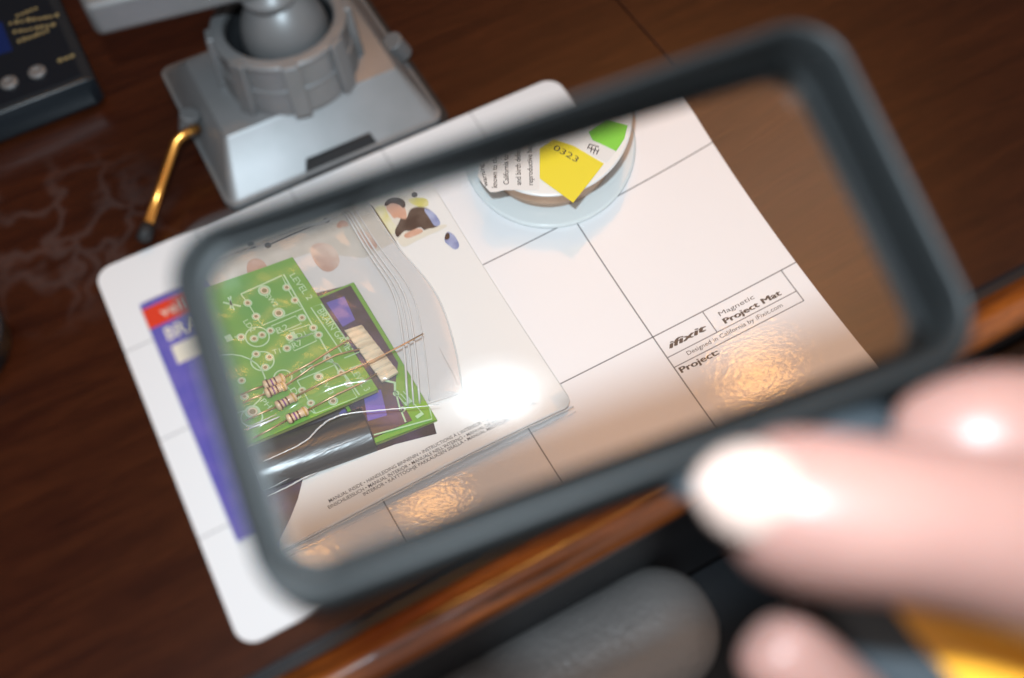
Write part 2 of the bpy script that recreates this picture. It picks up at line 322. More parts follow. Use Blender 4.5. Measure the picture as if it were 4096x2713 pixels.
# ================================================================== DESK
MATZ = 0.0; DZ = -0.12
desk = thing('desk', 'dark mahogany desk with a rounded orange brown front edge, under everything', 'desk', (0, 0, DZ))
MB().box((-70, -1.0, DZ-2.2), (31.42, 95, DZ)).build('desktop', 'desk', desk, bevel=.03, seg=1)
MB().box((31.50, -1.0, DZ-2.2), (110, 95, DZ)).build('desktop', 'desk', desk, bevel=.03, seg=1)
MB().box((-70, -1.55, DZ-2.2), (110, -1.0, DZ-.28)).build('groove', 'black', desk)
prof = [(-1.55, -2.2), (-1.55, -.02)]+[(-2.45-.95*math.sin(math.radians(a)), -.75+.85*math.cos(math.radians(a))) for a in range(-40, 100, 10)]+[(-3.25, -1.6), (-3.0, -2.2)]
prof[1] = (-1.55, -.14)
MB().loops([[(x, y, DZ+z) for y, z in prof[::-1]] for x in np.linspace(-70, 110, 60)], False, True).build('front_molding', 'mold', desk, smooth=True)
MB().box((-70, -2.9, DZ-14), (110, -1.2, DZ-2.25)).build('apron', 'black', desk)
# pull-out shelf of the desk at the right
MB().box((24.0, -30, DZ-5.6), (80, -2.95, DZ-4.2)).build('pull_out_shelf', 'apron', desk, bevel=.3)
fl_ = MB().box((-150, -200, -75), (200, 200, -74)).build('floor', 'black'); fl_['kind'] = 'structure'
# ================================================================== CHAIR under the desk edge
ch = thing('office_chair', 'black leather office chair with a padded roll below the front edge of the desk', 'chair', (10, -14, -40))
def capsule(p0, p1, r, flat=.7, n=28, k=24):
    P0, P1 = Vector(p0), Vector(p1); ax = (P1-P0).normalized(); a = ax.cross(Vector((0, 0, 1))).normalized(); b = a.cross(ax); L = []
    for i in range(k+1):
        t = i/k; e = min(t, 1-t)*(P1-P0).length
        rr = r*math.sqrt(max(0.0, 1-(1-min(1, e/r))**2)) if e < r else r
        L.append([P0+ax*t*(P1-P0).length+a*rr*math.cos(2*math.pi*j/n)+b*rr*flat*math.sin(2*math.pi*j/n) for j in range(n)])
    return MB().loops(L, False, True)
c0, c1 = O(1640, 1390, -9), O(900, 1790, -9)
capsule(c0, c1, 3.0, .8, k=60).build('armrest', 'leather', ch, smooth=True)
q = O(1500, 1700, -22)
MB().box((q[0]-26, q[1]-30, -24), (q[0]+12, q[1]+10, -16)).build('seat_cushion', 'black', ch, bevel=3, seg=6)
MB().box((q[0]-24, q[1]-4, -40), (q[0]-20, q[1], -11)).build('armrest_post', 'black', ch, bevel=.5)
# ================================================================== PROJECT MAT
matT = thing('project_mat', 'white gridded magnetic project mat lying under the magnifier', 'mat', (0, 0, DZ))
MB().prism(rrect(0, 0, 25.4, 20.3, .85), DZ, 0).build('mat_sheet', 'mat', matT)
ln = MB(); I = 2.54
for k in (1, 2, 3, 4): ln.box((k*2*I-.022, .0, .0), (k*2*I+.022, 20.3, .004))
for k in (1, 2, 3): ln.box((0.0, k*2*I*.998-.022, .0), (25.4, k*2*I*.998+.022, .004))
y1, y2 = 1.65*I, 1.49*I; xa, xb, xm = 8.0*I, 9.8*I, 8.71*I
for y in (y1, y2): ln.box((xa, y-.018, 0), (xb, y+.018, .004))
for x, ya, yb in ((xb, y2, 2*I-.02), (xm, y1, 2*I-.02)): ln.box((x-.018, ya, 0), (x+.018, yb, .004))
ln.build('printed_grid', 'line', matT)
tb = MB()
for s, x0, x1, y, h, bo, sh in (('ifixit', 8.10, 8.63, 1.745, .085, .055, .3), ('Magnetic', 8.86, 9.34, 1.825, .062, 0, 0), ('Project Mat', 8.86, 9.63, 1.70, .078, .035, 0),
                         ('Designed in California by iFixit.com', 8.24, 9.56, 1.55, .058, 0, 0), ('Project:', 8.045, 8.57, 1.375, .082, .03, 0)):
    for k_ in range(3 if bo else 1):      # heavier lettering is printed three times with a hair of offset
        e_ = (k_-1)*bo*.5 if bo else 0
        plus(tb, text_mesh(s, (x0*I+e_, y*I-e_*.4), (x1*I+e_, y*I-e_*.4), h*I, .004+.0008*k_, 0, sh))
tb.build('printed_lettering', 'ink', matT)
# ================================================================== KIT CARD
def gs(x, y, cx, cy_, s, a): return a*math.exp(-((x-cx)**2+(y-cy_)**2)/(2*s*s))
def zc(x, y): return .10+gs(x, y, 13.2, 2.6, 3.3, .32)+.04*math.sin(x*.5+y*.3)
kit = thing('kit_card', 'glossy white packaging card with purple panel and printed photos, under the clear bag', 'packaging card', (1.3, 4.0, 0))
cd = drape(rrect(1.35, 4.1, 16.85, 17.35, .35, 3), zc, .6)
o = link('cardboard', cd, 'card', kit); so = o.modifiers.new('thick', 'SOLIDIFY'); so.thickness = .05*CM; so.offset = -1
z1 = lambda x, y: zc(x, y)+.004
z2 = lambda x, y: zc(x, y)+.009
z3 = lambda x, y: zc(x, y)+.014
link('purple_panel', drape([(1.38, 4.13), (6.85, 4.13), (7.0, 4.45), (7.55, 4.95), (7.99, 5.4), (8.3, 5.8), (8.52, 6.11), (9.0, 13.2), (8.7, 15.6), (4.5, 17.3), (1.38, 17.3)], z1), 'purple', kit)
link('dark_panel', drape([(6.2, 4.2), (6.95, 4.42), (7.55, 4.95), (7.99, 5.4), (8.3, 5.8), (8.55, 6.13), (10.09, 5.72), (11.3, 5.55), (12.56, 5.23), (12.68, 5.69), (12.75, 8.0), (12.5, 10.11), (12.7, 11.44), (11.67, 11.62), (9.0, 11.0), (6.5, 9.0), (5.6, 6.5)], z2), 'dkprint', kit)
link('purple_patch', drape([(10.2, 6.2), (11.2, 6.2), (11.6, 7.2), (11.1, 7.8), (10.3, 7.4)], z3, .5), 'purple', kit)
link('purple_patch', drape([(11.3, 9.6), (12.2, 9.8), (12.4, 11.2), (11.7, 11.35), (11.3, 10.8)], z3, .5), 'purple', kit)
rb = drape([(1.38, 15.75), (5.6, 15.75), (5.6, 16.95), (1.38, 16.95)], z2); link('red_band', rb, 'red', kit)
plus(text_mesh('velleman', (2.1, 16.1), (5.0, 16.1), .55, z3, .02), MB()).build('brand_lettering', 'salmon', kit)
text_mesh('BRAIN GAME', (1.95, 14.75), (6.6, 14.75), .72, z3, .02).build('title_lettering', 'cream', kit)
link('cream_box', drape([(1.95, 13.35), (5.2, 13.35), (5.2, 14.4), (1.95, 14.4)], z2), 'cream', kit)
# photo strip along the top of the card
link('photo_background', drape([(9.0, 13.2), (12.2, 13.0), (13.6, 12.1), (14.9, 12.2), (16.2, 12.35), (16.2, 17.2), (5.0, 17.2), (8.7, 15.6)], z1), 'photo_bg', kit)
def chaikin(p, n=2):
    for _ in range(n):
        q = []
        for i in range(len(p)):
            a, b = p[i], p[(i+1) % len(p)]; q += [(a[0]*.75+b[0]*.25, a[1]*.75+b[1]*.25), (a[0]*.25+b[0]*.75, a[1]*.25+b[1]*.75)]
        p = q
    return p
def photo(name, pts, m, z=z2): link(name, drape(chaikin([C5(*p) for p in pts]) if 'seam' not in name else [C5(*p) for p in pts], z, .6), m, kit)
photo('photo_leaves', [(1350, 250), (1440, 210), (1480, 330), (1560, 420), (1500, 480), (1420, 380)], 'yel_leaf')
photo('photo_leaves', [(1600, 180), (1780, 170), (1800, 250), (1700, 250)], 'yel_leaf')
photo('photo_shirt', [(1520, 440), (1560, 370), (1580, 320), (1620, 350), (1640, 270), (1700, 245), (1790, 260), (1850, 310), (1895, 385), (1830, 420), (1760, 440), (1730, 400), (1650, 440), (1600, 430), (1550, 500)], 'shirt', z3)
z4 = lambda x, y: zc(x, y)+.019
z5 = lambda x, y: zc(x, y)+.024
photo('photo_sleeve', [(1745, 262), (1800, 270), (1850, 310), (1895, 385), (1840, 410), (1800, 340)], 'bluep', z4)
photo('photo_face', [(1455, 230), (1480, 205), (1560, 215), (1610, 250), (1625, 345), (1590, 345), (1545, 330), (1520, 345), (1490, 300), (1465, 275)], 'facep', z4)
photo('photo_hair', [(1440, 235), (1455, 195), (1500, 170), (1560, 172), (1605, 200), (1615, 245), (1590, 262), (1570, 235), (1500, 210), (1465, 240)], 'hairbrown', z5)
photo('photo_arm', [(1590, 470), (1640, 440), (1720, 410), (1760, 440), (1700, 470), (1620, 500)], 'facep', z4)
photo('photo_table', [(1540, 500), (1600, 430), (1650, 470), (1900, 380), (1960, 400), (1720, 500), (1620, 560), (1580, 560)], 'cream', z3)
photo('photo_flower', [(1930, 440), (1970, 450), (2010, 490), (2040, 560), (2000, 590), (1950, 550), (1910, 515)], 'bluep', z3)
photo('photo_flower_centre', [(1925, 455), (1955, 450), (1960, 500), (1915, 515)], 'hairbrown', z4)
photo('second_photo_hair', [(1065, 380), (1100, 345), (1150, 355), (1170, 400), (1120, 400), (1080, 420)], 'facep', z3)
photo('second_photo_shirt', [(1210, 440), (1290, 430), (1360, 480), (1400, 560), (1350, 590), (1290, 540)], 'salmon', z3)
photo('third_photo_hair', [(360, 700), (420, 650), (500, 670), (540, 750), (480, 830), (380, 820)], 'facep', z3)
photo('third_photo_shirt', [(850, 560), (950, 520), (1060, 560), (1110, 700), (1000, 780), (900, 700)], 'salmon', z3)
photo('photo_panel_seam', [(1335, 225), (1350, 232), (1570, 575), (1556, 578)], 'hairbrown', z3)
for pts in ([(530, 548), (990, 345)], [(280, 610), (440, 560)]):
    a, b = C5(*pts[0]), C5(*pts[1]); MB().strip([a, ((a[0]+b[0])/2, (a[1]+b[1])/2+.03), b], .045, z3).build('printed_rule', 'ink', kit)
for p in ((530, 548), (990, 345), (395, 535), (1680, 150)): MB().disc(C5(*p), .0, .1, z3).build('printed_dot', 'ink', kit)
tx = MB()
T1 = 'MANUAL INSIDE \u2022 HANDLEIDING BINNENIN \u2022 INSTRUCTIONS \u00c0 L\u2019INT\u00c9RIEUR \u2022 GEBRAUCHSANLEITUNG'
T2 = 'EINSCHLIESSLICH \u2022 MANUAL INTERIOR \u2022 MANUALE NELL\u2019INTERNO \u2022 MANUAL DE INSTRUCCIONES EN EL'
T3 = 'INTERIOR \u2022 K\u00c4YTT\u00d6OHJE PAKKAUKSEN SIS\u00c4LL\u00c4 \u2022 MANUAL MEDF\u00d6LJER'
for s, a, b in ((T1, (812, 1105), (2085, 470)), (T2, (808, 1145), (2112, 492)), (T3, (1030, 1070), (1945, 605))):
    plus(tx, text_mesh(s, C6(*a, .3), C6(*b, .3), .118, z2, .002))
tx.build('instruction_lettering', 'ink', kit)
# torn film edge along the bottom and right of the card
fe = []
for k in range(60):
    x = 1.4+15.4*k/59; fe.append((x, 4.04+.008*math.sin(k*1.7), zc(x, 4.1)-.01))
MB().tube(fe, [.022+.004*math.sin(k*1.1) for k in range(60)], 6).build('film_seam', 'ridge', kit, smooth=True)
fe2 = [(x, y-.16+.01*math.sin(i*.9), zc(x, 4.1)-.08) for i, (x, y, z) in enumerate(fe)]
MB().tube(fe2, .03, 6).build('film_seam', 'blister', kit, smooth=True)

# ================================================================== ZIP BAG and what is in it
def Lz(p, z): return p
# --- circuit boards
def board(name, label, poly, z0, z1):
    t = thing(name, label, 'circuit board', (poly[0][0], poly[0][1], z0))
    MB().prism(poly, z0, z1).build('laminate', 'pcb', t)
    e = MB(); n_ = len(poly)
    for i in range(n_):
        a, b = Vector(poly[i]), Vector(poly[(i+1) % n_]); d = (b-a).normalized(); nn = Vector((d.y, -d.x))*.012
        e.add([(a.x+nn.x, a.y+nn.y, z0), (b.x+nn.x, b.y+nn.y, z0), (b.x+nn.x, b.y+nn.y, z1-.02), (a.x+nn.x, a.y+nn.y, z1-.02)], [(0, 1, 2, 3)])
    e.build('board_edge', 'pcbedge', t)
    return t
b2 = board('circuit_board', 'lower green circuit board, mostly hidden under the white lettered one', [(10.5, 5.85), (12.78, 5.63), (12.80, 11.25), (10.6, 11.3)], .30, .44)
MB().prism([(10.6, 6.0), (12.1, 5.98), (12.12, 7.2), (12.66, 8.0), (12.66, 11.17), (10.7, 11.2)], .44, .47).build('component_module', 'dkprint', b2)
MB().prism([(10.9, 6.6), (11.5, 6.5), (11.75, 7.4), (11.2, 7.5)], .47, .48).build('purple_marking', 'purple', b2)
MB().prism([(11.75, 9.95), (12.2, 10.0), (12.3, 10.9), (11.7, 10.95)], .47, .48).build('purple_marking', 'purple', b2)
s2 = MB(); zz = .485
s2.strip([C6(1440, 520, zz), C6(1455, 590, zz), C6(1090, 690, zz), C6(1110, 720, zz)][:3], .05, zz)
s2.strip([C6(1230, 430, zz), C6(1250, 510, zz), C6(1290, 610, zz)], .05, zz)
for p in ((1230, 430), (1270, 530)): s2.disc(C6(*p, zz), .05, .10, zz)
plus(s2, text_mesh('LEVEL 1', C6(1405, 560, zz), (11.9, 9.6), .26, zz))
s2.build('silkscreen', 'silk', b2)
PZ = .76
A = (11.50, 12.66); B = (11.62, 7.30)
b1 = board('circuit_board', 'top green circuit board with white component outlines inside the bag', [(6.3, 7.42), B, A, (6.4, 12.86)], PZ-.15, PZ)
P5 = lambda x, y: C5(x, y, PZ); P6 = lambda x, y: C6(x, y, PZ); sk = MB(); z = PZ+.004; W_ = .036
S = lambda f, pts, w_=W_, closed=False: sk.strip([f(*p) for p in pts], w_, z, closed)
S(P5, [(655, 780), (1100, 1568)], .05); S(P5, [(320, 935), (640, 790), (680, 870)], .05); S(P5, [(320, 935), (375, 1005), (440, 1110), (490, 1180), (800, 1050), (745, 985), (680, 880)])
S(P5, [(870, 1040), (950, 1012), (1200, 1370), (1115, 1400)], .045, True)
S(P5, [(560, 1185), (750, 1105), (795, 1165), (610, 1245)], W_, True); S(P5, [(700, 1225), (855, 1175), (905, 1235), (750, 1295)], W_, True); S(P5, [(695, 1315), (880, 1240), (915, 1300), (740, 1380)], W_, True)
S(P5, [(725, 1230), (755, 1300)], .11)
S(P6, [(905, 208), (1000, 170)], .04); S(P6, [(935, 275), (1020, 245)], .04)
S(P6, [(610, 350), (860, 245), (985, 455), (725, 555), (610, 350)]); S(P6, [(655, 510), (720, 555)]); S(P6, [(770, 215), (860, 245), (1000, 440)], .05)
def ring(f, c, r, w_=.045, k0=0, k1=24):
    x, y = f(*c); pts = [(x+r*math.cos(2*math.pi*k/24), y+r*math.sin(2*math.pi*k/24)) for k in range(k0, k1)]
    sk.strip(pts, w_, z, closed=(k1-k0 == 24))
ring(P5, (450, 1270), .34); ring(P5, (490, 1460), .33); x_, y_ = P5(240, 1620)
ring(P5, (230, 1640), 1.02); ring(P6, (520, 330), .26); ring(P6, (325, 580), .3)
S(P5, [(180, 1000), (320, 1030)], .06); S(P5, [(220, 960), (270, 1060)], .05); S(P5, [(240, 950), (240, 1050)], .05); S(P5, [(200, 1290), (250, 1270)], .22); S(P5, [(270, 1270), (300, 1272)], .04)
for s, a, b, h, f in (('LEVEL 2', (700, 790), (845, 985), .20, P5), ('BRAIN GAME', (915, 1070), (1150, 1385), .22, P5), ('SW2', (505, 950), (585, 1040), .17, P5), ('LD2', (335, 1150), (400, 1235), .17, P5),
                      ('R2', (612, 1242), (700, 1205), .19, P5), ('D1', (765, 1285), (835, 1260), .17, P5), ('R7', (735, 1360), (810, 1330), .19, P5), ('T1', (575, 1410), (635, 1395), .17, P5),
                      ('LEVEL 3', (945, 290), (1035, 420), .20, P6), ('SW3', (760, 360), (810, 440), .17, P6), ('LD3', (540, 380), (610, 470), .17, P6), ('R3', (640, 310), (720, 275), .17, P6), ('PH1', (375, 480), (445, 545), .17, P6), ('C5', (790, 240), (830, 215), .15, P6)):
    plus(sk, text_mesh(s, f(*a), f(*b), h, z, .006))
sk.build('silkscreen', 'silk', b1)
pads = MB(); holes = MB(); rim = MB()
for f, c, r in [(P5, (505, 908), .19), (P5, (618, 1085), .19), (P6, (743, 325), .15), (P6, (835, 478), .15), (P6, (330, 545), .22)]+[(P5, c, .13) for c in ((375, 1005), (440, 1110), (680, 883), (745, 983), (800, 1120), (552, 1222), (890, 1200), (930, 1255), (705, 1275), (682, 1360), (322, 1272), (425, 1285), (487, 1255), (440, 1405), (545, 1430), (512, 1510), (1000, 1435))]+[(P6, c, .12) for c in ((640, 410), (885, 300), (930, 370), (695, 490), (262, 350), (280, 450))]:
    c = f(*c); pads.disc(c, r*.40, r*.66, PZ+.010); holes.disc(c, 0, r*.40, PZ+.008); rim.disc(c, r*.70, r, PZ+.006)
pads.build('solder_pads', 'tape', b1); holes.build('drill_holes', 'hole', b1); rim.build('pad_rings', 'silk', b1)
# --- holder
hd = thing('battery_holder', 'black plastic battery holder in the bag below the circuit boards', 'battery holder', (8, 6.3, .3))
ha, hb = Vector(C6(330, 870, .6)), Vector(C6(1055, 625, .6)); hax = (hb-ha).normalized(); hn = Vector((-hax.y, hax.x))
L = []
for t in np.linspace(0, (hb-ha).length, 16):
    L.append([(ha.x+hax.x*t+hn.x*.80*math.cos(a), ha.y+hax.y*t+hn.y*.80*math.cos(a), .24+max(0, .52*math.sin(a))) for a in np.linspace(0, math.pi, 17)])
MB().loops(L, False, True).build('holder_shell', 'holder', hd, smooth=True, bevel=.05)
# --- strip of component tape
st = thing('paper_tape_strip', 'short cream paper tape strip at the right edge of the top circuit board', 'paper strip', (12, 8.7, .5))
pq = [C6(905, 40, .55), C6(1140, 360, .55), C6(1245, 300, .55), C6(1015, 5, .55)]
MB().prism(pq, .5, .62).build('paper', 'tape', st, bevel=.02)
rd = MB()
for k in range(9):
    t = (k+.5)/9*.96; a = Vector(pq[0]).lerp(Vector(pq[1]), t); b = Vector(pq[3]).lerp(Vector(pq[2]), t); rd.tube([(a.x, a.y, .62), (b.x, b.y, .62)], .035, 6)
rd.build('paper_ridges', 'tape', st, smooth=True)
# --- resistors
def resistor(idx, c, d0, d1, lead_l, lead_r, lab):
    zr = PZ+.16; C = Vector(C6(*c, zr)); a = Vector(C6(*d0, zr)); b = Vector(C6(*d1, zr)); ax = (b-a).normalized(); hl = .34
    t = thing('resistor', lab, 'resistor', (C.x, C.y, PZ), 'striped resistors lying in the bag')
    prof = [(-1, .06), (-.96, .12), (-.86, .155), (-.62, .155), (-.5, .125), (.5, .125), (.62, .155), (.86, .155), (.96, .12), (1, .06)]
    def P(u, r): return (C.x+ax.x*u*hl, C.y+ax.y*u*hl, zr, r)
    pp = [P(u, r) for u, r in prof]; MB().tube([p[:3] for p in pp], [p[3] for p in pp], 14).build('resistor_body', 'res', t, smooth=True)
    for u, m_ in ((-.66, 'brown'), (-.30, 'violet'), (.02, 'brown'), (.60, 'gold')):
        r = .158 if abs(u) > .55 else .130
        q0, q1 = P(u, r), P(u+.14, r); MB().tube([q0[:3], q1[:3]], r, 14).build('colour_band', m_, t, smooth=True)
    for pts, s_ in ((lead_l, -1), (lead_r, 1)):
        e = Vector((C.x, C.y, zr))+Vector((ax.x, ax.y, 0))*hl*s_*.98; path = [e]
        for (f, x, y, zz_) in pts: q_ = f(x, y, zz_); path.append(Vector((q_[0], q_[1], zz_)))
        MB().tube(path, .027, 6).build('wire_lead', 'copper', t, smooth=True)
resistor(0, (465, 355), (405, 380), (525, 330), [(C6, 330, 405, PZ+.12), (C6, 255, 440, PZ+.1)], [(C6, 700, 235, PZ+.14), (C5, 1050, 1360, PZ+.12), (C5, 1165, 1295, PZ+.12)], 'resistor nearest the middle of the board, topmost of the four in the bag')
resistor(1, (475, 405), (415, 430), (535, 380), [(C6, 340, 455, PZ+.08), (C6, 270, 490, PZ+.08)], [(C6, 700, 265, PZ+.16), (C6, 850, 190, PZ+.14), (C6, 1000, 150, PZ+.1)], 'resistor touching the underside of the topmost resistor in the bag')
resistor(2, (540, 480), (480, 515), (600, 450), [(C6, 380, 555, PZ+.1), (C6, 285, 600, PZ+.08)], [(C6, 800, 345, PZ+.2), (C6, 1100, 215, PZ+.22), (C6, 1300, 110, PZ+.1), (C6, 1400, 55, PZ)], 'resistor with the longest golden lead reaching across the paper strip')
resistor(3, (610, 565), (550, 595), (665, 540), [(C6, 430, 660, PZ+.1), (C6, 335, 710, PZ+.08)], [(C6, 850, 440, PZ+.18), (C6, 1000, 370, PZ+.14), (C6, 1110, 305, PZ+.1)], 'resistor closest to the lower edge of the board, lowest of the four')
# --- the bag
bag = thing('zip_bag', 'clear zip bag holding green circuit boards and resistors on the kit card', 'plastic bag', (7, 6, .2))
top = [(5.0, 13.75), (8.8, 13.8), (12.0, 13.9), (13.0, 13.8), (13.7, 13.85), (14.65, 13.9)]
bot = [(5.0, 6.0), (7.5, 7.0), (9.47, 7.26), (10.8, 7.1), (12.17, 6.46), (13.96, 6.11)]
rt = [(14.65, 13.9), (14.72, 12.0), (14.95, 10.4), (14.9, 9.2), (14.5, 7.6), (13.96, 6.11)]
def poly_at(P, t):
    k = len(P)-1; i = min(int(t*k), k-1); f = t*k-i; return (P[i][0]*(1-f)+P[i+1][0]*f, P[i][1]*(1-f)+P[i+1][1]*f)
def smooth_at(P, t):
    k = len(P)-1; x = t*k; i = min(int(x), k-1); f = x-i; g = lambda j: P[max(0, min(k, j))]
    p0, p1, p2, p3 = g(i-1), g(i), g(i+1), g(i+2)
    return tuple(.5*((2*p1[a])+(-p0[a]+p2[a])*f+(2*p0[a]-5*p1[a]+4*p2[a]-p3[a])*f*f+(-p0[a]+3*p1[a]-3*p2[a]+p3[a])*f**3) for a in (0, 1))
lf = [(5.0, 13.75), (5.0, 11), (5.0, 8.5), (5.0, 6.0)]
NU, NV = 90, 80
def bag_xy(u, v):
    T, Bm, L_, R_ = smooth_at(top, u), smooth_at(bot, u), smooth_at(lf, v), smooth_at(rt, v); o = []
    for a in (0, 1):
        c00, c10, c01, c11 = top[0][a], top[-1][a], bot[0][a], bot[-1][a]
        o.append((1-v)*T[a]+v*Bm[a]+(1-u)*L_[a]+u*R_[a]-((1-u)*(1-v)*c00+u*(1-v)*c10+(1-u)*v*c01+u*v*c11))
    return o
def bag_z(x, y, u, v):
    e = min(v*9, (1-v)*9, (1-u)*3.6); e = min(1, e); e = e*e*(3-2*e)
    hump = .40*math.exp(-(max(0, x-11.8)/1.0)**2)
    wr = .25*(.06*math.sin(x*5.1+y*2.0+1.3*math.sin(y*1.7))+.05*math.sin(y*6.3-x*1.2+1.1*math.sin(x*2.3))+.02*math.sin(x*11+y*9))
    return zc(x, y)+.10+e*(.50+hump+wr*.9)
vs = []; up_ = []
for j in range(NV+1):
    for i in range(NU+1):
        u, v = i/NU, j/NV; x, y = bag_xy(u, v); vs.append((x, y, bag_z(x, y, u, v)))
fs = [(j*(NU+1)+i, (j+1)*(NU+1)+i, (j+1)*(NU+1)+i+1, j*(NU+1)+i+1) for j in range(NV) for i in range(NU)]
MB().add(vs, fs).build('bag_film', 'bag', bag, smooth=True)
vs = []
for j in range(13):
    for i in range(13):
        x, y = bag_xy(i/12, j/12); vs.append((x, y, zc(x, y)+.06))
MB().add(vs, [(j*13+i, (j+1)*13+i, (j+1)*13+i+1, j*13+i+1) for j in range(12) for i in range(12)]).build('bag_back', 'blister', bag, smooth=True)
for u0, r in ((.815, .035), (.835, .028), (.855, .035), (.885, .022)):
    path = []
    for v in np.linspace(0.01, .99, 40):
        u = u0+.012*math.sin(v*5); x, y = bag_xy(u, v); path.append((x, y, bag_z(x, y, u, v)+.01))
    MB().tube(path, r, 6).build('zip_ridge', 'ridge', bag, smooth=True)
def rimpath(fn, n_=50): return [fn(t) for t in np.linspace(0, 1, n_)]
pth = []
for v in np.linspace(0, 1, 50):
    x, y = bag_xy(1, v); pth.append((x, y, bag_z(x, y, 1, v)))
MB().tube(pth, .028, 6).build('bag_mouth', 'ridge', bag, smooth=True)
pth = []
for u in np.linspace(0, 1, 60):
    x, y = bag_xy(u, 1); pth.append((x, y, bag_z(x, y, u, 1)))
MB().tube(pth, .02, 6).build('bag_seam', 'ridge', bag, smooth=True)
cr = MB()
for k in range(56):
    u = k/70; x, y = bag_xy(u, 0); zq = bag_z(x, y, u, 0)
    cr.add([(x-.05, y+.04, zq), (x+.05, y+.04, zq+.01), (x+.03, y-.09, zq+.05), (x-.03, y-.09, zq+.045)], [(0, 3, 2, 1)])
cr.build('crimped_seal', 'ridge', bag, smooth=False)
def bag_streak(pts, r, zz_, name='fold_glint'):  # pale strips that paint the glints on film creases; also draws the lower seam
    P = [Vector((*C6(x, y, zz_), zz_)) for x, y in pts]; path = []
    for i in range(len(P)-1):
        for k in range(6): path.append(P[i].lerp(P[i+1], k/6)+Vector((0, 0, .01*math.sin(k*2.1+i))))
    path.append(P[-1]); n_ = len(path)
    MB().tube(path, [r*(.35+.65*math.sin(math.pi*(k+.5)/n_)) for k in range(n_)], 6).build(name, 'bag_streak', bag, smooth=True)
bag_streak([(1500, 500), (1300, 520), (1120, 535), (980, 548), (880, 565), (800, 600), (740, 650), (680, 715), (600, 765), (500, 810), (400, 855)], .030, .98, 'lower_seam')
bag_streak([(280, 660), (360, 630), (430, 605), (500, 575)], .040, .97)
bag_streak([(300, 640), (400, 598), (480, 560)], .018, .97)
bag_streak([(425, 1075), (560, 1010), (640, 965), (735, 925)], .030, .35)
bag_streak([(430, 1030), (560, 960), (690, 890)], .014, .4)
bag_streak([(530, 1412), (640, 1350), (720, 1305), (800, 1268)], .034, .22)
bag_streak([(600, 1415), (690, 1375), (760, 1345)], .018, .1)
bag_streak([(640, 870), (800, 780), (1000, 700)], .010, .9)
bag_streak([(1500, 140), (1530, 200), (1580, 290), (1620, 380)], .012, .5)
for pts in ([(360, 20), (420, -20), (450, -60)], [(430, -40), (445, -10), (455, 15)], [(1015, 1010), (1000, 1060)]):
    pass
# ================================================================== SPOOL
sp = thing('braid_spool', 'round milky spool of copper braid with yellow and green stickers on the mat', 'spool', (20.8, 12.7, 0))
c = (20.8, 12.7, 0)
MB().lathe([(.5, .004), (2.78, .004), (2.84, .05), (2.84, .12), (2.78, .17), (1.9, .18), (1.0, .18)], c, 96).build('bottom_flange', 'spool', sp, smooth=True, bevel=.01)
MB().lathe([(1.8, .18), (2.16, .19), (2.22, .5), (2.19, .9), (2.22, 1.25), (2.1, 1.38), (1.8, 1.38)], c, 96).build('wound_braid', 'braid', sp, smooth=True)
MB().lathe([(.6, 1.39), (2.62, 1.39), (2.66, 1.42), (2.66, 1.47), (2.62, 1.5), (.6, 1.5)], c, 96).build('top_flange', 'flange', sp, smooth=True, bevel=.01)
ZT = 1.5
P3 = lambda x, y: C3(x, y, ZT+.01)
ws = [P3(*p) for p in ((380, 600), (430, 680), (500, 755), (560, 752), (640, 735), (730, 735), (850, 742), (965, 735), (965, 340), (700, 250), (420, 300))]
MB().prism(ws[::-1] if False else ws, ZT+.003, ZT+.016).build('warning_label', 'whites', sp)
MB().prism([P3(*p) for p in ((968, 340), (968, 628), (1285, 858), (1575, 490), (1290, 320), (1100, 250))], ZT+.02, ZT+.035).build('yellow_sticker', 'yellow', sp)
MB().prism([P3(*p) for p in ((1440, 270), (1365, 352), (1600, 475), (1690, 372), (1560, 280))], ZT+.003, ZT+.014).build('paper_label', 'whites', sp)
MB().prism([P3(*p) for p in ((1430, 180), (1470, 262), (1692, 368), (1770, 250), (1800, 120), (1600, 60))], ZT+.016, ZT+.024).build('green_sticker', 'greens', sp)
tt = MB()
for s, a, b, h in (('known to the State of', (565, 715), (560, 200), .17), ('California to cause', (675, 685), (665, 250), .17), ('and birth defects or', (792, 690), (780, 230), .17), ('reproductive harm', (905, 690), (890, 260), .17), ('warning', (480, 700), (430, 480), .15)):
    plus(tt, text_mesh(s, P3(*a), P3(*b), h, ZT+.02, .012))
plus(tt, text_mesh('0323', P3(1090, 350), P3(1315, 480), .20, ZT+.04, 0))
for a, b in (((1420, 345), (1440, 300)), ((1440, 300), (1530, 330)), ((1465, 320), (1450, 380)), ((1500, 330), (1475, 395)), ((1530, 350), (1505, 400)), ((1430, 335), (1520, 370))):
    tt.strip([P3(*a), P3(*b)], .035, ZT+.02)
tt.build('label_lettering', 'ink', sp)
# ================================================================== VISE
vs_ = thing('bench_vise', 'silver grey cast metal bench vise standing behind the mat', 'vise', (12.95, 25.3, DZ))
x0, x1, ya, yb, ht = 7.0, 18.95, 20.45, 31.4, 2.75
tx0, tx1, tya, tyb = 8.2, 17.6, 22.35, 28.5
def ringq(x0, y0, x1, y1, z, r=.5, n=5): return [(p[0], p[1], z) for p in rrect(x0, y0, x1, y1, r, n)]
MB().loops([ringq(x0, ya, x1, yb, DZ+.12, .6), ringq(x0, ya, x1, yb, DZ+.42, .6), ringq(x0+.22, ya+.22, x1-.22, yb-.22, DZ+.5, .5), ringq(tx0, tya, tx1, tyb, ht-.1, .25), ringq(tx0+.12, tya+.12, tx1-.12, tyb-.12, ht, .2)], False, True).build('base', 'steel', vs_, smooth=True, bevel=.04)
vb = vs_.children[-1]
